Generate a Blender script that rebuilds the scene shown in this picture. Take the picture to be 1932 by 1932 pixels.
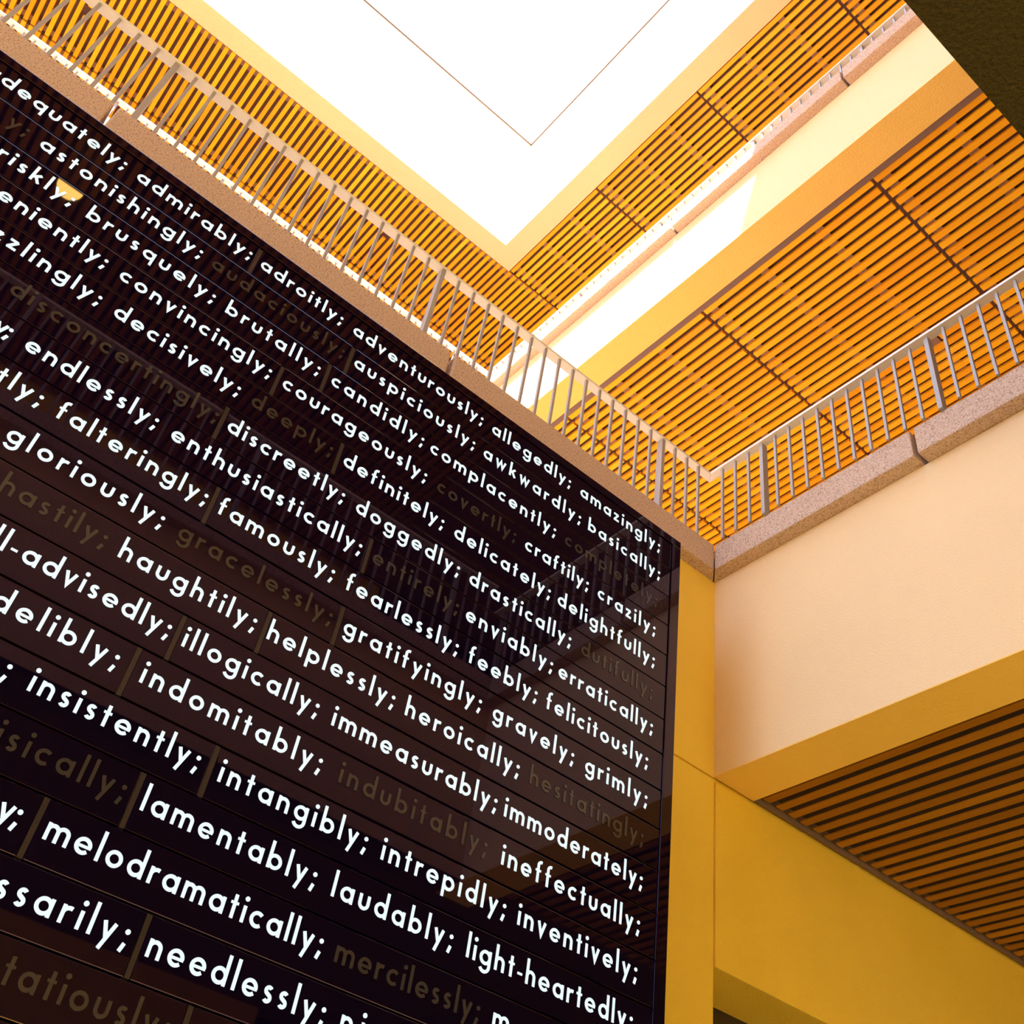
import bpy, bmesh, math, random
from mathutils import Vector, Matrix

sc = bpy.context.scene
for o in list(bpy.data.objects):
    bpy.data.objects.remove(o, do_unlink=True)
random.seed(7)

# ------------------------------------------------------------------ units
# the place is measured in "u"; U metres per u; ZF = height of the court floor
U = 0.57
ZF = -2.807
def P(x, y, z):
    return Vector((x * U, y * U, (z - ZF) * U))

# ------------------------------------------------------------------ camera
R = Matrix(((0.7603526419094565, -0.6352632743651571, 0.13529387341697605),
            (-0.5170128367616651, -0.46588441263267477, 0.7180873489273875),
            (-0.3931432138101398, -0.6159482821704814, -0.6826757115397234)))
cd = bpy.data.cameras.new('camera')
cam = bpy.data.objects.new('camera', cd)
sc.collection.objects.link(cam)
cd.sensor_width = 36.0
cd.lens = 36.0 * 1976.869 / 1932.0
cd.clip_start = 0.02
cd.clip_end = 200
m = R.transposed().to_4x4()
m.translation = P(-6.58033567, -6.0, 0.0)
cam.matrix_world = m
sc.camera = cam

# ------------------------------------------------------------------ sky, sun, exposure
world = bpy.data.worlds.new('sky')
sc.world = world
world.use_nodes = True
bg = world.node_tree.nodes['Background']
bg.inputs[0].default_value = (0.54, 0.73, 1.04, 1)
bg.inputs[1].default_value = 5.0
sd = bpy.data.lights.new('sun', 'SUN')
sd.energy = 30.0
sd.color = (1.0, 0.93, 0.82)
sd.angle = math.radians(0.6)
sun = bpy.data.objects.new('sun', sd)
sc.collection.objects.link(sun)
sun.rotation_euler = Vector((-0.63, -0.27, 1.0)).to_track_quat('Z', 'Y').to_euler()
sun.location = P(-10, -5, 30)
sc.view_settings.view_transform = 'Standard'
sc.view_settings.look = 'None'
sc.view_settings.exposure = -0.10
sc.view_settings.gamma = 1.0
sc.view_settings.use_curve_mapping = False
sc.cycles.max_bounces = 12
sc.cycles.diffuse_bounces = 8
sc.cycles.glossy_bounces = 4

# ------------------------------------------------------------------ materials
def mat(name, col, rough=0.7, bump=0.0, bscale=60.0, speck=None, speck_scale=120.0,
        metallic=0.0, vary=0.0, vscale=1.5, spec=0.5, tint=None, emit=None, estr=0.0):
    mt = bpy.data.materials.new(name)
    mt.use_nodes = True
    nt = mt.node_tree
    b = nt.nodes['Principled BSDF']
    b.inputs['Base Color'].default_value = (*col, 1)
    b.inputs['Roughness'].default_value = rough
    b.inputs['Metallic'].default_value = metallic
    b.inputs['Specular IOR Level'].default_value = spec
    if tint: b.inputs['Specular Tint'].default_value = (*tint, 1)
    tc = nt.nodes.new('ShaderNodeTexCoord')
    src = None
    if vary > 0:
        n = nt.nodes.new('ShaderNodeTexNoise'); n.inputs['Scale'].default_value = vscale
        n.inputs['Detail'].default_value = 5
        nt.links.new(tc.outputs['Object'], n.inputs['Vector'])
        mx = nt.nodes.new('ShaderNodeMix'); mx.data_type = 'RGBA'
        mx.inputs[6].default_value = (*[c * (1 - vary) for c in col], 1)
        mx.inputs[7].default_value = (*[min(1, c * (1 + vary)) for c in col], 1)
        nt.links.new(n.outputs['Fac'], mx.inputs[0])
        nt.links.new(mx.outputs[2], b.inputs['Base Color'])
        src = mx.outputs[2]
    if speck:
        n = nt.nodes.new('ShaderNodeTexNoise'); n.inputs['Scale'].default_value = speck_scale
        n.inputs['Detail'].default_value = 3
        nt.links.new(tc.outputs['Object'], n.inputs['Vector'])
        cr = nt.nodes.new('ShaderNodeValToRGB')
        cr.color_ramp.elements[0].position = 0.36; cr.color_ramp.elements[0].color = (*speck[0], 1)
        cr.color_ramp.elements[1].position = 0.47; cr.color_ramp.elements[1].color = (*col, 1)
        e = cr.color_ramp.elements.new(0.58); e.color = (*col, 1)
        e = cr.color_ramp.elements.new(0.68); e.color = (*speck[1], 1)
        nt.links.new(n.outputs['Fac'], cr.inputs['Fac'])
        nt.links.new(cr.outputs['Color'], b.inputs['Base Color'])
    if bump > 0:
        n = nt.nodes.new('ShaderNodeTexNoise'); n.inputs['Scale'].default_value = bscale
        n.inputs['Detail'].default_value = 4
        nt.links.new(tc.outputs['Object'], n.inputs['Vector'])
        bp = nt.nodes.new('ShaderNodeBump'); bp.inputs['Strength'].default_value = bump
        bp.inputs['Distance'].default_value = 0.02
        nt.links.new(n.outputs['Fac'], bp.inputs['Height'])
        nt.links.new(bp.outputs['Normal'], b.inputs['Normal'])
    if emit:
        b.inputs['Emission Color'].default_value = (*emit, 1)
        b.inputs['Emission Strength'].default_value = estr
    return mt

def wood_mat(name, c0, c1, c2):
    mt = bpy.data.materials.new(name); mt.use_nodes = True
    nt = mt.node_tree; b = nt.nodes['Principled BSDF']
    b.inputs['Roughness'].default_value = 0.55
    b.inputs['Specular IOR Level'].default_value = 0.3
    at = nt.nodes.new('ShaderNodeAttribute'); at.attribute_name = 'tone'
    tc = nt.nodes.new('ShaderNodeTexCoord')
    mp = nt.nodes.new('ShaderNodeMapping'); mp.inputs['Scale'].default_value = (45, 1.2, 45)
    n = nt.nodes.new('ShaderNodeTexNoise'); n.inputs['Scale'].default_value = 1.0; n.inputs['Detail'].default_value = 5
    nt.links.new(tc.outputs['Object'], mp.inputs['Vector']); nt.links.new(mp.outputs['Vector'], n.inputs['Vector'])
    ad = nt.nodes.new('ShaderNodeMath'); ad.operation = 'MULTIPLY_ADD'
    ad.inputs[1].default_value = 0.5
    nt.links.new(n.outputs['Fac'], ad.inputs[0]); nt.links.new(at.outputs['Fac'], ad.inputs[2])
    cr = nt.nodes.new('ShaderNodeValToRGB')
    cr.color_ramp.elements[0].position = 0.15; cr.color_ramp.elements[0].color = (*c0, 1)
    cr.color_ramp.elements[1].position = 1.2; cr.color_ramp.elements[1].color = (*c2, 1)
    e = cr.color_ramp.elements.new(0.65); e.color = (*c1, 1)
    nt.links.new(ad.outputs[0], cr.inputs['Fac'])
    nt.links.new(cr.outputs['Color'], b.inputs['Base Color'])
    return mt

M = {}
M['beige'] = mat('beige_stucco', (0.84, 0.63, 0.41), 0.85, bump=0.35, bscale=110, vary=0.05, vscale=1.2)
M['ochre'] = mat('ochre_stucco', (0.90, 0.635, 0.095), 0.8, bump=0.35, bscale=110, vary=0.12, vscale=1.6)
M['bounce_under'] = mat('bounce_lit_beige_stucco', (0.88, 0.59, 0.18), 0.85, bump=0.3, bscale=90, vary=0.05, vscale=1.2)  # beige of the beam undersides with warm bounce light put into the colour
M['coping'] = mat('pink_concrete', (0.61, 0.445, 0.38), 0.9, bump=0.5, bscale=160,
                  speck=((0.36, 0.235, 0.18), (0.74, 0.59, 0.51)), speck_scale=110)
M['shade_wood'] = wood_mat('shaded_orange_wood', (0.26, 0.10, 0.008), (0.36, 0.15, 0.012), (0.45, 0.21, 0.02))  # orange slats darkened in the colour to stand for gallery shade
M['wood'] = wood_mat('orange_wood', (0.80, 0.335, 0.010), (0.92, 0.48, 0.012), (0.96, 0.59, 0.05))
M['back'] = mat('purple_brown_board', (0.20, 0.125, 0.13), 0.8)
M['shade'] = mat('shaded_purple_brown_board', (0.06, 0.035, 0.05), 0.85)  # same backing board, shade of the lower gaps put into its colour
M['batten'] = mat('lit_batten_board', (0.27, 0.17, 0.16), 0.75)  # backing board colour lightened for the light reaching the battens
M['steel'] = mat('grey_painted_steel', (0.36, 0.34, 0.39), 0.45, bump=0.05, bscale=300, spec=0.4)
M['rail'] = mat('pale_handrail_paint', (0.76, 0.74, 0.76), 0.45, spec=0.4)
M['glass'] = mat('black_glass', (0.0024, 0.0010, 0.0125), 0.02, spec=0.44, tint=(1.0, 0.66, 0.88))
M['frame'] = mat('black_glass_frame', (0.0024, 0.0010, 0.0125), 0.04, tint=(1.0, 0.66, 0.88))
M['edge'] = mat('glass_edge', (0.034, 0.027, 0.036), 0.3)
M['lit'] = mat('lit_letters', (0.08, 0.085, 0.085), 0.2, emit=(0.80, 0.95, 0.97), estr=1.08)
M['dim'] = mat('unlit_letters', (0.046, 0.040, 0.048), 0.06)
M['terracotta'] = mat('terrace_paving', (0.52, 0.37, 0.27), 0.85, vary=0.1)
M['court'] = mat('court_paving', (0.82, 0.58, 0.08), 0.85, vary=0.1)
M['ground'] = mat('outer_ground', (0.34, 0.235, 0.08), 0.9, vary=0.1)
M['shade_under'] = mat('shaded_beige_stucco', (0.036, 0.025, 0.002), 0.85, bump=0.9, bscale=75)  # stucco of the near slab with its deep shade put into the colour
M['dark'] = mat('dark_door_panel', (0.035, 0.022, 0.026), 0.4)
M['lamp'] = mat('lamp_bowl', (0.8, 0.6, 0.2), 0.4, emit=(1.0, 0.72, 0.14), estr=24.0)
M['flash'] = mat('brown_metal_flashing', (0.15, 0.105, 0.095), 0.6)
M['metal'] = mat('brushed_metal', (0.5, 0.48, 0.46), 0.35, metallic=1.0)

# ------------------------------------------------------------------ mesh helpers
class MB:
    def __init__(self):
        self.bm = bmesh.new()
        self.tone = self.bm.faces.layers.float.new('tone')
    def box(self, x0, x1, y0, y1, z0, z1, bev=0.0, tone=None):
        vs = [self.bm.verts.new(P(x, y, z)) for x in (x0, x1) for y in (y0, y1) for z in (z0, z1)]
        q = ((0, 1, 3, 2), (4, 6, 7, 5), (0, 4, 5, 1), (2, 3, 7, 6), (0, 2, 6, 4), (1, 5, 7, 3))
        fs = [self.bm.faces.new([vs[i] for i in f]) for f in q]
        if tone is not None:
            for f in fs:
                f[self.tone] = tone
        if bev > 0:
            es = list({e for f in fs for e in f.edges})
            bmesh.ops.bevel(self.bm, geom=es, offset=bev * U, segments=2, affect='EDGES', profile=0.6)
        return self
    def prism(self, plan, z0, z1, bev=0.0):
        lo = [self.bm.verts.new(P(x, y, z0)) for x, y in plan]
        hi = [self.bm.verts.new(P(x, y, z1)) for x, y in plan]
        n = len(plan)
        fs = [self.bm.faces.new(lo[::-1]), self.bm.faces.new(hi)]
        for i in range(n):
            fs.append(self.bm.faces.new((lo[i], lo[(i + 1) % n], hi[(i + 1) % n], hi[i])))
        if bev > 0:
            es = list({e for f in fs for e in f.edges})
            bmesh.ops.bevel(self.bm, geom=es, offset=bev * U, segments=2, affect='EDGES', profile=0.6)
        return self
    def lathe(self, cx, cy, prof, seg=24):
        rings = []
        for r, z in prof:
            rings.append([self.bm.verts.new(P(cx + r * math.cos(2 * math.pi * k / seg),
                                              cy + r * math.sin(2 * math.pi * k / seg), z)) for k in range(seg)])
        for a, b in zip(rings, rings[1:]):
            for k in range(seg):
                self.bm.faces.new((a[k], a[(k + 1) % seg], b[(k + 1) % seg], b[k]))
        self.bm.faces.new(rings[0][::-1]); self.bm.faces.new(rings[-1])
        return self
    def build(self, name, material, parent=None, smooth=False):
        bmesh.ops.recalc_face_normals(self.bm, faces=self.bm.faces[:])
        me = bpy.data.meshes.new(name)
        org = parent_world(parent) if parent else Vector((0, 0, 0))
        if org.length > 0:
            bmesh.ops.translate(self.bm, verts=self.bm.verts[:], vec=-org)
        self.bm.to_mesh(me); self.bm.free()
        me.materials.append(material)
        if smooth:
            for p in me.polygons: p.use_smooth = True
        o = bpy.data.objects.new(name, me)
        sc.collection.objects.link(o)
        if parent: o.parent = parent
        return o

def parent_world(o):
    v = Vector((0, 0, 0))
    while o:
        v = v + o.location; o = o.parent
    return v

def tag(o, label, cat, group=None):
    o['label'] = label; o['category'] = cat
    if group: o['group'] = group
    return o

def thing(name, loc, label, cat, group=None):
    o = bpy.data.objects.new(name, None)
    o.empty_display_size = 0.2
    o.location = P(*loc)
    sc.collection.objects.link(o)
    return tag(o, label, cat, group)

def struct(name, mb, material):
    o = mb.build(name, material)
    o['kind'] = 'structure'
    return o

# ------------------------------------------------------------------ levels
Z2, Z2C, Z2T = 5.17, 7.55, 7.905      # second level: beam bottom, coping bottom, coping top
Z3, Z3C, Z3T = 14.06, 15.66, 15.97    # third level
ZR, ZP = 22.14, 27.2                  # roof soffit, roof parapet top
YS = -5.28                            # face of the opposite gallery
YN = 6.83                             # far edge of the sky opening

# ------------------------------------------------------------------ setting
struct('floor', MB().box(-15, 10, -13, 13.5, ZF - 0.3, ZF), M['court'])
struct('floor', MB().box(-80, -15, -80, 50, ZF - 0.3, ZF).box(-15, 60, -80, -13, ZF - 0.3, ZF), M['ground'])
# left wall: upper part, pilaster below the groove, lintel over the recess, fill behind the joints
w = MB()
w.box(-14, 0.0, 0.0, 0.35, Z2 - 0.002, Z2C)
w.box(-14, 0.0, 0.0, 0.64, ZF, Z2 - 0.024)
w.box(0.028, 8.0, 0.0, 0.64, 3.43, Z2 - 0.03, bev=0.012)
w.box(-14, 8.0, 0.045, 0.64, 4.0, Z2 + 0.2)
w.box(-0.01, 0.06, 0.045, 0.64, 3.44, 4.2)
struct('wall_left', w, M['ochre'])
struct('door_1', MB().box(0.0, 8.0, 0.64, 0.72, ZF, 3.6), M['dark'])
# right wall (beam of the right gallery on the second level) and the ones above and opposite
struct('wall_right', MB().box(0.0, 0.55, YS - 0.0, 0.0, Z2 + 0.012, Z2C), M['beige'])
struct('ceiling', MB().box(0.0, 0.55, YS, 0.0, Z2, Z2 + 0.012), M['bounce_under'])
struct('wall_right', MB().box(0.0, 0.52, YS, 6.30, Z3 + 0.012, Z3C), M['beige'])
struct('ceiling', MB().box(0.0, 0.52, YS, 6.30, Z3, Z3 + 0.012), M['bounce_under'])
struct('wall_right', MB().box(0.0, 0.53, -4.46, YN + 0.52, ZR, ZP), M['beige'])
struct('wall_left', MB().box(-30, 0.0, YN, YN + 0.52, ZR, ZP), M['beige'])
struct('wall_left', MB().box(-14, 0.52, 6.302, 6.82, Z3, Z3C), M['beige'])
struct('wall_front', MB().box(-14, 0.55, YS - 0.55, YS, Z2 + 0.03, Z2C), M['beige'])
struct('ceiling', MB().box(-14, -0.001, YS - 0.55, YS, Z2, Z2 + 0.03), M['shade_under'])
struct('wall_front', MB().box(-14, 0.52, YS - 0.52, YS, Z3, Z3C), M['beige'])
struct('wall_front', MB().box(-30, 0.53, -4.46, -3.96, ZR, ZP), M['beige'])
struct('added_shade_parapet', MB().box(-18.5, -18, -4.46, YN + 0.52, ZR, ZP), M['beige'])  # unseen west parapet, added so the terrace darkens towards the left
struct('trim_4', MB().box(-18.5, 0.0, YN - 0.03, YN + 0.52, ZP, ZP + 0.04).box(-0.03, 0.53, -4.46, YN + 0.52, ZP + 0.0001, ZP + 0.0401), M['flash'])
# floors of the galleries and the roof slab
f = MB()
f.box(0.55, 8, -13, 0.0, Z2 + 0.5, 7.2)
f.box(-14, 8, 0.35, 13, Z2 + 0.5, 7.2)
f.box(-14, 0.55, -13, YS - 0.55, Z2 + 0.5, 7.2)
struct('floor', f, M['terracotta'])
f = MB()
f.box(0.52, 8, -13, 13, Z3 + 0.45, 15.4)
f.box(-14, 0.52, 6.82, 13, Z3 + 0.45, 15.4)
f.box(-14, 0.52, -13, YS - 0.52, Z3 + 0.45, 15.4)
struct('floor', f, M['terracotta'])
f = MB()
f.box(0.53, 8, -13, 13, ZR + 0.5, ZR + 1.0)
f.box(-30, 0.53, YN + 0.52, 13, ZR + 0.5, ZR + 1.0)
f.box(-30, 0.53, -13, -4.46, ZR + 0.5, ZR + 1.0)
struct('ceiling', f, M['beige'])
OPEN = -0.35                          # head of an added gap opposite, letting in bounce from sunlit ground
# outer walls of the galleries
w = MB(); w.box(8, 8.3, -13, 13, ZF, ZR + 1); struct('wall_right', w, M['ochre'])
w = MB(); w.box(-30, 8, 13, 13.3, ZF, ZR + 1); struct('wall_left', w, M['ochre'])
w = MB(); w.box(-30, 1.2, -12.6, -12.3, OPEN, ZR + 1); struct('wall_front', w, M['ochre'])
w = MB(); w.box(1.2, 8, -13, -12.7, OPEN, ZR + 1); struct('wall_front', w, M['dark'])
# boards above the slatted ceilings
b = MB(); b.box(0.53, 8, -13, 13, ZR + 0.25, ZR + 0.5); b.box(-30, 0.53, YN + 0.52, 13, ZR + 0.25, ZR + 0.5)
b.box(-30, 0.53, -13, -4.46, ZR + 0.25, ZR + 0.5)
struct('ceiling', b, M['back'])
b = MB(); b.box(0.52, 8, -13, 13, Z3 + 0.2, Z3 + 0.45); b.box(-14, 0.52, -13, YS - 0.52, Z3 + 0.2, Z3 + 0.45)
b.box(-14, 0.52, 6.82, 13, Z3 + 0.2, Z3 + 0.45)
struct('ceiling', b, M['back'])
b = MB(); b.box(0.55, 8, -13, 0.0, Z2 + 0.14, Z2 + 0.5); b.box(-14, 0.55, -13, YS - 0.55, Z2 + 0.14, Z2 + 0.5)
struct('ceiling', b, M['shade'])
# metal edge strips along the slatted ceilings
struct('trim_5', MB().box(0.522, 0.622, YS, 6.9, Z3 + 0.012, Z3 + 0.19), M['back'])
t = MB()
t.box(0.552, 5.6, -0.028, -0.002, Z2 + 0.0, Z2 + 0.14)
struct('trim_1', t, M['back'])
struct('trim_2', MB().box(-14, 0.3, 6.13, 6.42, Z3C, Z3T, bev=0.02), M['coping'])
struct('trim_3', MB().box(-14, 0.3, YS - 0.3, YS + 0.15, Z2C, Z2T, bev=0.02), M['coping'])

# ------------------------------------------------------------------ slatted wooden ceilings
def slat_panel(x0, x1, y0, y1, zb, pitch, width, depth, zback, label, notches=(), battens=(), first=0.0, wood='wood'):
    """one panel of parallel slats running along y, with cross battens above them"""
    root = thing('slat_ceiling_panel', ((x0 + x1) / 2, (y0 + y1) / 2, zb), label, 'ceiling panel',
                 'slatted wooden ceiling panels')
    mb = MB()
    n = int((x1 - x0 - width) / pitch) + 1
    for k in range(n):
        a = x0 + first + k * pitch
        tone = random.random() * 0.55
        jit = random.uniform(-0.006, 0.006)
        ys = [(y0 + 0.028 + jit, y1 - 0.028 + jit)]
        for nx, ny in notches:
            if abs(nx - a - width / 2) < pitch * 0.5 and y0 < ny < y1:
                ys = [(ys[0][0], ny - 0.14), (ny + 0.14, ys[0][1])]
        for p, q in ys:
            mb.box(a, a + width, p, q, zb, zb + depth, tone=tone)
    mb.build('slats', M[wood], root)
    for by in battens:
        if y0 + 0.1 < by < y1 - 0.1:
            MB().box(x0, x1, by - 0.07, by + 0.07, zb + depth, zback).build('cross_batten', M['batten'], root)
    return root

PW, PD = 0.094, 0.062
JR = [-8.33, -5.20, -2.07, 1.07, 4.20, 7.35, 10.40, 12.95]
rl = {-8.33: None,
      -5.20: 'orange slatted roof panel at top edge of view, nearest the dark stucco slab',
      -2.07: 'orange slatted roof panel above the unlit stretch of topmost handrail',
      1.07: 'orange slatted roof panel above the sunlit stretch of topmost handrail',
      4.20: 'orange slatted roof panel beside the inner corner of the white sky opening'}
for a, b2 in zip(JR, JR[1:]):
    bt = [a + 0.99 * k + 0.0 for k in (1, 2, 3)]
    bt = [x if x < b2 - 0.12 else b2 - 0.15 for x in bt]
    if a in rl and rl[a]:
        slat_panel(0.56, 6.0, a, b2, ZR + 0.02, 0.1697, PW, PD, ZR + 0.25, rl[a], battens=bt)
slat_panel(-14.39, 6.0, 7.35, 10.05, ZR + 0.02, 0.1697, PW, PD, ZR + 0.25,
           'long orange slatted roof panel left of the white sky opening, above the left balustrade',
           notches=((-10.2, 8.87), (-2.33, 8.70)), battens=(7.47, 9.93), first=0.0)
slat_panel(-14.39, 6.0, 10.05, 12.9, ZR + 0.02, 0.1697, PW, PD, ZR + 0.25,
           'row of orange slat ends low behind the left balustrade, farthest roof panel', battens=(10.2,))
J3 = [-8.74, -5.53, -2.32, 0.88, 4.10, 7.30, 10.5]
r3 = {-5.53: 'orange slatted ceiling panel at right edge of view under the upper gallery',
      -2.32: 'bright orange slatted ceiling panel above the right balustrade, between two zigzag joints',
      0.88: 'orange slatted ceiling panel above the corner where both balustrades meet',
      4.10: 'orange slatted ceiling panel seen low through the left balustrade near the corner',
      7.30: None, -8.74: None}
for a, b2 in zip(J3, J3[1:]):
    bt = [a + 1.02 * k for k in (1, 2)] + [b2 - 0.15]
    if r3.get(a):
        slat_panel(0.635, 8.0, a, b2, Z3 + 0.03, 0.1701, PW, PD, Z3 + 0.2, r3[a],
                   notches=((3.54, -1.28),), battens=bt)
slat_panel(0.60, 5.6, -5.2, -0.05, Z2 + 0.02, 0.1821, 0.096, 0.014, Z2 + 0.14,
           'shadowed brown slatted ceiling panel at lower right under the cream beam', battens=(), wood='shade_wood')
slat_panel(-12.0, 0.5, -12.2, YS - 0.56, Z3 + 0.03, 0.1701, PW, PD, Z3 + 0.2,
           'slatted ceiling panel of the opposite gallery, seen only mirrored in the black glass', wood='shade_wood')

# ------------------------------------------------------------------ coping stones
G = 'speckled pink concrete coping stones'
def coping(plan, z0, z1, label):
    o = MB().prism(plan, z0 + 0.004, z1, bev=0.018).build('coping_stone', M['coping'])
    return tag(o, label, 'coping', G)
F = 0.144
coping([(-12, -F), (-7.415, -F), (-7.415, 0.3), (-12, 0.3)], Z2C, Z2T,
       'pink concrete coping stone in the top left corner, above the black word panel')
coping([(-7.375, -F), (-3.855, -F), (-3.855, 0.3), (-7.375, 0.3)], Z2C, Z2T,
       'middle pink concrete coping stone over the black word panel, between two joints')
coping([(-3.805, -F), (-0.172, -F), (0.27, 0.3), (-3.805, 0.3)], Z2C, Z2T,
       'pink concrete coping stone above the word panel that ends at the inner corner')
C2 = -0.165
coping([(C2, -F - 0.008), (0.285, 0.3), (0.35, 0.3), (0.35, -2.605), (C2, -2.605)], Z2C, Z2T,
       'pale speckled coping stone on the big cream wall, nearest the inner corner')
coping([(C2, -2.65), (0.35, -2.65), (0.35, YS), (C2, YS)], Z2C, Z2T,
       'pale speckled coping stone on the cream wall, at right edge of view')
coping([(C2, YS), (0.35, YS), (0.35, -2.60), (C2, -2.60)], Z3C, Z3T,
       'upper gallery coping stone in shade, touching the dark stucco slab at top right')
coping([(C2, -2.565), (0.35, -2.565), (0.35, 0.84), (C2, 0.84)], Z3C, Z3T,
       'upper gallery coping stone half in sun, between two open joints')
coping([(C2, 0.875), (0.31, 0.875), (0.31, 6.12), (C2, 6.12)], Z3C, Z3T,
       'sunlit white upper gallery coping stone running behind the left balustrade')

# ------------------------------------------------------------------ railings
def railing(label, loc, rail_plan, zr, axis, pos, z0, posts, bars, thick=0.03, post_d=0.085, rail_t=0.03):
    """flat handrail on square bars and deeper flat posts; axis 'x' or 'y' is the run"""
    root = thing('railing', loc, label, 'railing', 'grey metal balustrades')
    MB().prism(rail_plan, zr - rail_t, zr).build('handrail', M['rail'], root)
    zt = zr - rail_t
    h = thick / 2
    def bar(c, half, deep, name, proto=None):
        px, py = (c, pos) if axis == 'x' else (pos, c)
        if proto is None:
            if axis == 'x':
                mb = MB().box(c - half, c + half, pos - h, pos - h + deep, z0, zt, bev=0.003)
            else:
                mb = MB().box(pos - h, pos - h + deep, c - half, c + half, z0, zt, bev=0.003)
            # origin of each bar at its foot
            o = mb.build(name, M['steel'], root)
            off = P(px, py, z0) - parent_world(root)
            for v in o.data.vertices: v.co -= off
            o.location = off
            return o
        o = proto.copy(); sc.collection.objects.link(o); o.parent = root
        o.location = P(px, py, z0) - parent_world(root)
        return o
    pb = None
    for c in bars:
        pb2 = bar(c, h, thick, 'baluster', pb); pb = pb or pb2
    pp = None
    for c in posts:
        pp2 = bar(c, 0.024, post_d, 'post', pp); pp = pp or pp2
    return root

def between(a, b, n):
    return [a + (b - a) * k / (n + 1) for k in range(1, n + 1)]

lp = [-0.99, -4.178, -7.25, -10.32]
lb = [-0.99 + 0.193 * k for k in (1, 2, 3)]
for a, b2 in zip(lp, lp[1:]): lb += between(a, b2, 15)
railing('grey metal balustrade with pale flat handrail, directly above the black word panel', (-5, -0.12, Z2T),
        [(-11, -0.139), (-0.236, -0.139), (-0.138, -0.036), (-11, -0.036)], 9.02, 'x', -0.112, Z2T, lp, lb)
rp = [-0.862, -2.972, -5.08]
rb = [-0.67, -0.478, -0.286] + between(-0.862, -2.972, 10) + between(-2.972, -5.08, 10)
railing('lavender grey metal balustrade on the right gallery, above the big cream wall', (-0.2, -2.6, Z2T),
        [(-0.235, -0.142), (-0.137, -0.039), (-0.137, -5.25), (-0.242, -5.25)], 9.02, 'y', -0.192, Z2T, rp, rb)
up = [-4.4 + 0.0, -2.79, -0.64, 1.52, 3.67, 5.83]
ub = []
for a, b2 in zip(up[1:], up[2:]): ub += between(a, b2, 10)
ub += between(-2.79, -4.94, 10)
ub += [6.03, 6.23]
up[0] = -4.94
railing('topmost white handrail and stub bars over the upper right gallery coping', (0.2, 0.8, Z3T),
        [(0.15, 6.46), (0.27, 6.58), (0.27, -5.2), (0.15, -5.2)], 17.03, 'y', 0.19, Z3T, up, ub)
fp = [-1.9, -4.05, -6.2, -8.35, -10.5]
fb = []
for a, b2 in zip(fp, fp[1:]): fb += between(a, b2, 10)
fb += [-0.1, -0.3, -0.5, -0.7, -0.9, -1.1, -1.3, -1.5, -1.7]
railing('white handrail peeking just over the coping behind the left balustrade', (-5, 6.5, Z3T),
        [(-11, 6.462), (0.147, 6.462), (0.267, 6.582), (-11, 6.582)], 17.03, 'x', 6.53, Z3T, fp, fb)
sp = [-1.0, -4.2, -7.25, -10.3]
sb = []
for a, b2 in zip(sp, sp[1:]): sb += between(a, b2, 15)
sb += [-0.8, -0.6, -0.4]
railing('balustrade of the opposite gallery, visible only as a reflection in the black glass', (-5, YS + 0.1, Z2T),
        [(-11, YS + 0.12), (-0.3, YS + 0.12), (-0.3, YS + 0.02), (-11, YS + 0.02)], 9.42, 'x', YS + 0.09, Z2T, sp, sb)

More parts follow.
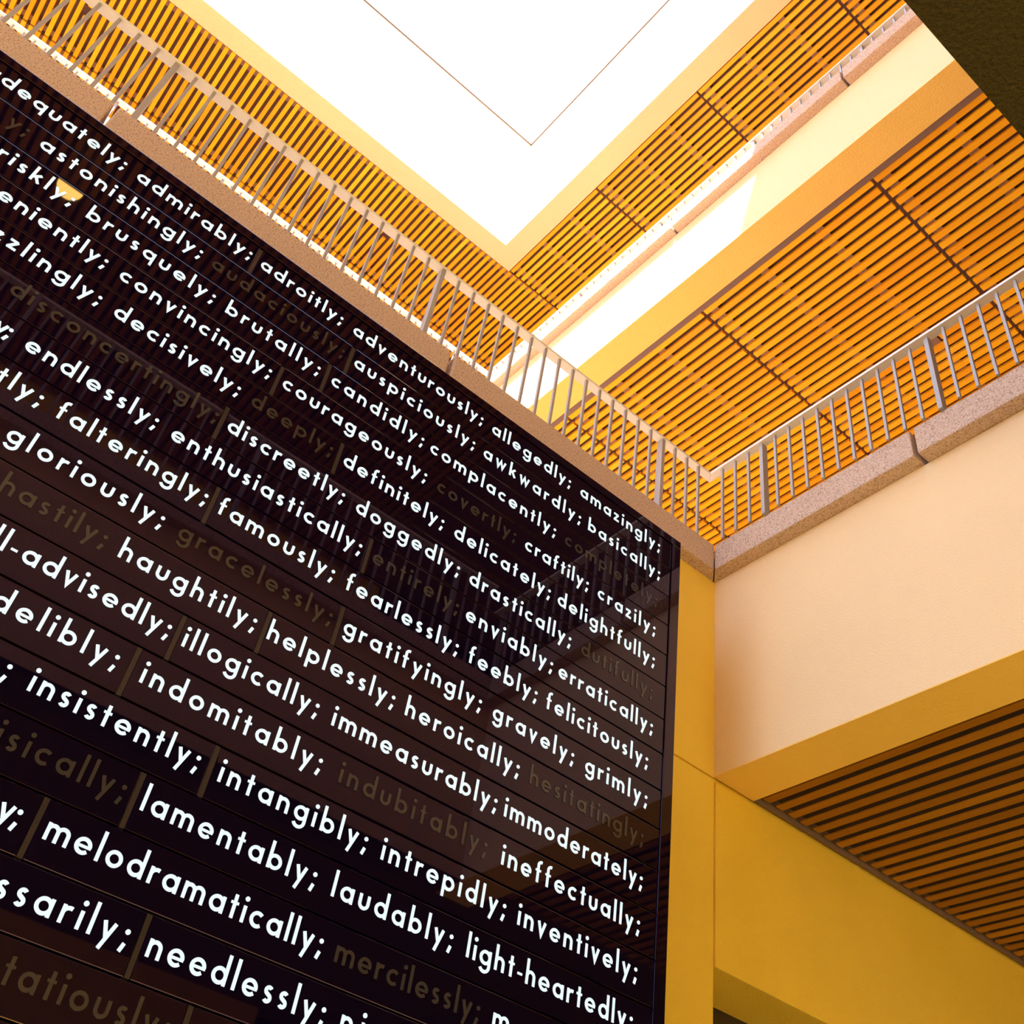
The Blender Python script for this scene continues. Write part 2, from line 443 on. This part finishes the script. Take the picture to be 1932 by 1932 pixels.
# ------------------------------------------------------------------ lettering
XH = 0.0885                 # x-height in u
TS = 0.222                  # stroke width in x-heights
def arc(cx, cy, r, a0, a1, n=None):
    n = n or max(4, int(abs(a1 - a0) / 15))
    return [(cx + r * math.cos(math.radians(a0 + (a1 - a0) * k / n)),
             cy + r * math.sin(math.radians(a0 + (a1 - a0) * k / n))) for k in range(n + 1)]
h = TS / 2
RB = 0.5 - h                # radius of round bowls
ASC, DSC = 1.75, -0.5
RING = ('S', arc(0.5, 0.5, RB, 0, 360, 28))
GL = {
    'o': (1.0, [RING]),
    'a': (1.0, [RING, ('S', [(1 - h, 0), (1 - h, 1)])]),
    'd': (1.0, [RING, ('S', [(1 - h, 0), (1 - h, ASC)])]),
    'b': (1.0, [RING, ('S', [(h, 0), (h, ASC)])]),
    'p': (1.0, [RING, ('S', [(h, DSC), (h, 1)])]),
    'q': (1.0, [RING, ('S', [(1 - h, DSC), (1 - h, 1)])]),
    'g': (1.0, [RING, ('S', [(1 - h, 1), (1 - h, -0.06)] + arc(0.5, -0.06, RB, 0, -155, 14)[1:])]),
    'c': (0.86, [('S', arc(0.5, 0.5, RB, 48, 312, 22))]),
    'e': (1.0, [('S', arc(0.5, 0.5, RB, 0, 318, 26)), ('T', [(h * 1.2, 0.48), (1 - h * 0.2, 0.48)])]),
    'f': (0.58, [('S', [(0.24, 0), (0.24, 1.36)] + arc(0.50, 1.36, 0.26, 180, 75, 8)[1:]), ('T', [(0.0, 0.93), (0.52, 0.93)])]),
    'h': (0.86, [('S', [(h, 0), (h, ASC)]), ('S', arc(0.43, 0.57, 0.43 - h, 180, 0, 12) + [(0.86 - h, 0)])]),
    'n': (0.86, [('S', [(h, 0), (h, 1)]), ('S', arc(0.43, 0.57, 0.43 - h, 180, 0, 12) + [(0.86 - h, 0)])]),
    'm': (1.40, [('S', [(h, 0), (h, 1)]), ('S', arc(0.40, 0.60, 0.40 - h, 180, 0, 12) + [(0.80 - h, 0)]),
                 ('S', arc(0.985, 0.60, 0.415 - h, 180, 0, 12) + [(1.40 - h, 0)])]),
    'u': (0.86, [('S', [(h, 1)] + arc(0.43, 0.43, 0.43 - h, 180, 360, 14) + [(0.86 - h, 1)])]),
    'i': (2 * h, [('S', [(h, 0), (h, 1)]), ('D', (h, 1.42, 0.15))]),
    'l': (2 * h, [('S', [(h, 0), (h, ASC)])]),
    'k': (0.80, [('S', [(h, 0), (h, ASC)]), ('S', [(0.14, 0.42), (0.66, 1.0)]), ('S', [(0.34, 0.62), (0.72, 0.0)])]),
    'r': (0.56, [('S', [(h, 0), (h, 1)]), ('S', arc(0.46, 0.54, 0.46 - h, 180, 70, 8))]),
    's': (0.64, [('S', arc(0.33, 0.705, 0.295 - h + 0.0, 35, 262, 14) + arc(0.32, 0.295, 0.30 - h, 82, -148, 14))]),
    't': (0.52, [('S', [(0.26, 0), (0.26, 1.42)]), ('T', [(0.0, 0.92), (0.52, 0.92)])]),
    'v': (0.82, [('S', [(0.10, 1.0), (0.41, 0.06), (0.72, 1.0)])]),
    'w': (1.24, [('S', [(0.10, 1.0), (0.36, 0.06), (0.62, 0.9), (0.88, 0.06), (1.14, 1.0)])]),
    'y': (0.84, [('S', [(0.10, 1.0), (0.42, 0.12)]), ('S', [(0.75, 1.0), (0.22, DSC)])]),
    'z': (0.76, [('S', [(0.04, 1 - h), (0.62, 1 - h)]), ('S', [(0.62, 1 - h * 0.9), (0.13, h * 0.9)]), ('S', [(0.06, h), (0.74, h)])]),
    ';': (0.34, [('D', (0.21, 0.84, 0.15)), ('S', [(0.23, 0.22), (0.08, -0.26)])]),
    '-': (0.42, [('T', [(0.0, 0.46), (0.42, 0.46)])]),
}
YF = -0.67                  # front plane of the glass
def stroke(bm, pts, t, ox, oz, y0, y1):
    n = len(pts)
    closed = math.hypot(pts[0][0] - pts[-1][0], pts[0][1] - pts[-1][1]) < 1e-6 and n > 6
    L, Rr = [], []
    for i, (x, z) in enumerate(pts):
        a = pts[i - 1] if i > 0 else (pts[-2] if closed else None)
        b = pts[i + 1] if i < n - 1 else (pts[1] if closed else None)
        d1 = (x - a[0], z - a[1]) if a else None
        d2 = (b[0] - x, b[1] - z) if b else None
        d1 = d1 or d2; d2 = d2 or d1
        l1 = math.hypot(*d1); l2 = math.hypot(*d2)
        n1 = (-d1[1] / l1, d1[0] / l1); n2 = (-d2[1] / l2, d2[0] / l2)
        nx, nz = n1[0] + n2[0], n1[1] + n2[1]
        ll = math.hypot(nx, nz); nx /= ll; nz /= ll
        k = 1 / max(0.35, nx * n1[0] + nz * n1[1])
        L.append((x + nx * t / 2 * k, z + nz * t / 2 * k)); Rr.append((x - nx * t / 2 * k, z - nz * t / 2 * k))
    def V(p, y): return bm.verts.new(P(ox + p[0] * XH, y, oz + p[1] * XH))
    fl = [V(p, y0) for p in L]; fr = [V(p, y0) for p in Rr]
    bl = [V(p, y1) for p in L]; br = [V(p, y1) for p in Rr]
    for i in range(n - 1):
        bm.faces.new((fl[i], fl[i + 1], fr[i + 1], fr[i]))
        bm.faces.new((fl[i], bl[i], bl[i + 1], fl[i + 1]))
        bm.faces.new((fr[i], fr[i + 1], br[i + 1], br[i]))
    if not closed:
        bm.faces.new((fl[0], fr[0], br[0], bl[0])); bm.faces.new((fl[-1], bl[-1], br[-1], fr[-1]))
def disc(bm, cx, cz, r, ox, oz, y0, y1, seg=16):
    a = [bm.verts.new(P(ox + (cx + r * math.cos(2 * math.pi * k / seg)) * XH, y0, oz + (cz + r * math.sin(2 * math.pi * k / seg)) * XH)) for k in range(seg)]
    b = [bm.verts.new(P(ox + (cx + r * math.cos(2 * math.pi * k / seg)) * XH, y1, oz + (cz + r * math.sin(2 * math.pi * k / seg)) * XH)) for k in range(seg)]
    bm.faces.new(a)
    for k in range(seg):
        bm.faces.new((a[k], a[(k + 1) % seg], b[(k + 1) % seg], b[k]))

def lettering(text, xs, zb, dim, parent):
    bm = bmesh.new()
    for j, (ch, x) in enumerate(zip(text, xs)):
        adv, parts = GL[ch]
        y0 = YF - 0.0045 - 0.00012 * (j % 3)
        for q, prt in enumerate(parts):
            yy = y0 - 0.00006 * q
            if prt[0] == 'S': stroke(bm, prt[1], TS, x, zb, yy, YF - 0.0005)
            elif prt[0] == 'T': stroke(bm, prt[1], TS * 0.72, x, zb, yy, YF - 0.0005)
            else: disc(bm, *prt[1], x, zb, yy, YF - 0.0005)
    mb = MB(); mb.bm.free(); mb.bm = bm
    o = mb.build('lettering', M['dim'] if dim else M['lit'], parent)
    if dim: o['label'] = 'unlit grey word %s' % text.strip(';')
    else: o['label'] = 'glowing white word %s' % text.strip(';') if len(text) > 1 else 'glowing white semicolon'
    return o

WORDS = [
    (1, 'adequately;', 0, 1, -7.920, 10, -7.037),
    (1, 'admirably;', 0, 0, -6.877, 9, -5.969),
    (1, 'adroitly;', 0, 0, -5.816, 8, -5.117),
    (1, 'adventurously;', 0, 0, -4.944, 13, -3.657),
    (1, 'allegedly;', 0, 0, -3.488, 9, -2.638),
    (1, 'amazingly;', 0, 0, -2.456, 9, -1.505),
    (2, 'y;', 1, 0, -7.720, 1, -7.636),
    (2, 'astonishingly;', 0, 0, -7.480, 13, -6.279),
    (2, 'audaciously;', 1, 0, -6.125, 11, -5.007),
    (2, 'auspiciously;', 0, 0, -4.840, 12, -3.680),
    (2, 'awkwardly;', 0, 0, -3.519, 9, -2.475),
    (2, 'basically;', 0, 0, -2.322, 9, -1.487),
    (3, 'briskly;', 0, 2, -7.577, 7, -7.155),
    (3, 'brusquely;', 0, 0, -6.983, 9, -6.048),
    (3, 'brutally;', 0, 0, -5.884, 8, -5.133),
    (3, 'candidly;', 0, 0, -4.964, 8, -4.139),
    (3, 'complacently;', 0, 0, -4.011, 12, -2.725),
    (3, 'completely;', 1, 0, -2.561, 10, -1.507),
    (4, 'conveniently;', 0, 4, -7.463, 12, -6.761),
    (4, 'convincingly;', 0, 0, -6.601, 12, -5.455),
    (4, 'courageously;', 0, 0, -5.293, 12, -4.031),
    (4, 'covertly;', 1, 0, -3.866, 8, -3.114),
    (4, 'craftily;', 0, 0, -2.956, 8, -2.307),
    (4, 'crazily;', 0, 0, -2.141, 7, -1.509),
    (5, 'dazzlingly;', 0, 4, -7.174, 10, -6.662),
    (5, 'decisively;', 0, 0, -6.495, 10, -5.600),
    (5, 'deeply;', 1, 0, -5.436, 6, -4.820),
    (5, 'definitely;', 0, 0, -4.651, 10, -3.786),
    (5, 'delicately;', 0, 0, -3.616, 10, -2.689),
    (5, 'delightfully;', 0, 0, -2.545, 12, -1.498),
    (6, 'disconcertingly;', 1, 0, -7.060, 15, -5.655),
    (6, 'discreetly;', 0, 0, -5.508, 10, -4.616),
    (6, 'doggedly;', 0, 0, -4.446, 8, -3.561),
    (6, 'drastically;', 0, 0, -3.398, 11, -2.421),
    (6, 'dutifully;', 1, 0, -2.248, 9, -1.506),
    (7, 'y;', 0, 0, -7.014, 1, -6.964),
    (7, 'endlessly;', 0, 0, -6.806, 9, -5.975),
    (7, 'enthusiastically;', 0, 0, -5.807, 16, -4.372),
    (7, 'entirely;', 1, 0, -4.209, 8, -3.500),
    (7, 'enviably;', 0, 0, -3.363, 8, -2.569),
    (7, 'erratically;', 0, 0, -2.444, 11, -1.481),
    (8, 'tly;', 0, 1, -6.782, 3, -6.613),
    (8, 'falteringly;', 0, 0, -6.470, 11, -5.487),
    (8, 'famously;', 0, 0, -5.357, 8, -4.505),
    (8, 'fearlessly;', 0, 0, -4.361, 10, -3.430),
    (8, 'feebly;', 0, 0, -3.289, 6, -2.677),
    (8, 'felicitously;', 0, 0, -2.542, 12, -1.514),
    (9, 'gloriously;', 0, 0, -6.605, 10, -5.666),
    (9, 'gracelessly;', 1, 0, -5.496, 11, -4.425),
    (9, 'gratifyingly;', 0, 0, -4.262, 12, -3.149),
    (9, 'gravely;', 0, 0, -2.979, 7, -2.264),
    (9, 'grimly;', 0, 0, -2.085, 6, -1.500),
    (10, 'hastily;', 1, 0, -6.491, 7, -5.908),
    (10, 'haughtily;', 0, 0, -5.760, 9, -4.891),
    (10, 'helplessly;', 0, 0, -4.745, 10, -3.825),
    (10, 'heroically;', 0, 0, -3.675, 10, -2.741),
    (10, 'hesitatingly;', 1, 0, -2.585, 12, -1.521),
    (11, 'ill-advisedly;', 0, 2, -6.350, 13, -5.356),
    (11, 'illogically;', 0, 0, -5.240, 11, -4.324),
    (11, 'immeasurably;', 0, 0, -4.189, 12, -2.882),
    (11, 'immoderately;', 0, 0, -2.786, 12, -1.505),
    (12, 'indelibly;', 0, 3, -6.077, 9, -5.549),
    (12, 'indomitably;', 0, 0, -5.375, 11, -4.198),
    (12, 'indubitably;', 1, 0, -4.039, 11, -2.907),
    (12, 'ineffectually;', 0, 0, -2.750, 13, -1.509),
    (13, 'y;', 0, 0, -6.112, 1, -6.017),
    (13, 'insistently;', 0, 0, -5.879, 11, -4.911),
    (13, 'intangibly;', 0, 0, -4.755, 10, -3.769),
    (13, 'intrepidly;', 0, 0, -3.633, 10, -2.685),
    (13, 'inventively;', 0, 0, -2.554, 11, -1.511),
    (14, 'isically;', 1, 1, -5.825, 8, -5.227),
    (14, 'lamentably;', 0, 0, -5.097, 10, -4.032),
    (14, 'laudably;', 0, 0, -3.892, 8, -3.045),
    (14, 'light-heartedly;', 0, 0, -2.906, 15, -1.528),
    (15, 'y;', 0, 0, -5.702, 1, -5.645),
    (15, 'melodramatically;', 0, 0, -5.434, 16, -3.887),
    (15, 'mercilessly;', 1, 0, -3.719, 11, -2.769),
    (15, 'm', 0, 0, -2.587, 0, -2.587),
    (16, 'necessarily;', 0, 6, -5.353, 11, -4.928),
    (16, 'needlessly;', 0, 0, -4.766, 10, -3.770),
    (16, 'ni', 0, 0, -3.613, 1, -3.511),
    (17, 'ostentatiously;', 1, 6, -5.275, 12, -4.740),
]

DIV = {1: -5.908, 2: -4.928, 3: -5.053, 4: -5.378, 5: -4.744, 6: -5.603, 7: -4.298, 8: -5.43, 9: -4.349,
       10: -4.81, 11: -5.294, 12: -5.454, 13: -4.823, 14: -5.155, 15: -5.552, 16: -4.848, 17: -4.486, 18: -5.2}
ROW0, PITCH = 6.803, 0.3268
XL, XR = -9.3, -1.338

panel = thing('word_display_panel', (-5.2, -0.35, 0.8),
              'large black glass wall panel of glowing white lower-case words on the ochre wall', 'sign panel')
NROW = 18
ZB = ROW0 - PITCH * NROW
MB().box(XL - 0.1, XR + 0.11, YF + 0.05, -0.004, ZB - 0.09, ROW0 + 0.085).build('housing', M['frame'], panel)
fr = MB()
fr.box(XL - 0.119, XR + 0.119, YF - 0.008, YF + 0.05, ROW0 + 0.006, ROW0 + 0.094, bev=0.006)
fr.build('frame', M['frame'], panel)
fr = MB(); fr.box(XR + 0.006, XR + 0.119, YF - 0.008, YF + 0.05, ZB - 0.09, ROW0 + 0.004, bev=0.006)
fr.build('frame', M['frame'], panel)
fr = MB(); fr.box(XL - 0.119, XL - 0.006, YF - 0.008, YF + 0.05, ZB - 0.09, ROW0 + 0.004, bev=0.006)
fr.build('frame', M['frame'], panel)
fr = MB(); fr.box(XL - 0.004, XR + 0.004, YF - 0.008, YF + 0.05, ZB - 0.09, ZB - 0.006, bev=0.006)
fr.build('frame', M['frame'], panel)
tiles = {}
for r in range(1, NROW + 1):
    zt = ROW0 - PITCH * (r - 1) - 0.005; zb = ROW0 - PITCH * r + 0.005
    xd = DIV[r]
    for side, (a, b2) in (('l', (XL, xd - 0.017)), ('r', (xd + 0.017, XR))):
        tiles[(r, side)] = MB().box(a, b2, YF, YF + 0.05, zb, zt, bev=0.005).build('glass_panel', M['glass'], panel)
    MB().box(xd - 0.015, xd + 0.015, YF + 0.004, YF + 0.05, zb, zt).build('divider', M['edge'], panel)
SP0 = 0.20
for r, text, dim, i, xi, j, xj in WORDS:
    adv = [GL[c][0] for c in text]
    sp = SP0
    if j > i:
        tot = (xj - xi) / XH
        w0 = adv[i] / 2 + sum(adv[i + 1:j]) + adv[j] / 2
        sp = (tot - w0) / (j - i)
    xs = [0.0] * len(text)
    xs[i] = xi - adv[i] / 2 * XH
    for k in range(i + 1, len(text)): xs[k] = xs[k - 1] + (adv[k - 1] + sp) * XH
    for k in range(i - 1, -1, -1): xs[k] = xs[k + 1] - (adv[k] + sp) * XH
    zb = ROW0 - PITCH * (r - 1) - 0.61 * PITCH
    side = 'l' if xs[len(text) // 2] < DIV[r] else 'r'
    lettering(text, xs, zb, dim, tiles[(r, side)])

# ------------------------------------------------------------------ downlight of the opposite gallery, replaced by a made-up half bowl (mirrored in the glass)
lx, ly, lz = -7.97, -7.11, 13.52
lamp = thing('downlight_stand_in', (lx, ly, lz - 0.26),
             'glowing yellow half bowl standing in for a downlight, mirrored in the glass beside the word briskly', 'lamp')
mb = MB()
NR, NS, LR = 8, 16, 0.20
rows = []
for a in range(NR + 1):
    th = math.pi / 2 * a / NR               # 0 at the bottom pole, 90 deg at the rim
    rows.append([mb.bm.verts.new(P(lx + LR * math.sin(th) * math.cos(math.pi + math.pi * k / NS),
                                   ly + LR * math.sin(th) * math.sin(math.pi + math.pi * k / NS),
                                   lz - LR * math.cos(th))) for k in range(NS + 1)])
for p, q in zip(rows, rows[1:]):
    for k in range(NS):
        mb.bm.faces.new((p[k], p[k + 1], q[k + 1], q[k]))
rim = rows[-1]
mb.bm.faces.new(rim)                         # top
mb.bm.faces.new([r[0] for r in rows] + [r[-1] for r in rows[::-1]])   # flat front
bmesh.ops.remove_doubles(mb.bm, verts=mb.bm.verts[:], dist=1e-5)
mb.build('bowl', M['lamp'], lamp)
MB().lathe(lx, ly - 0.1, [(0.012, lz), (0.012, Z3 + 0.2)], 10).build('stem', M['metal'], lamp)
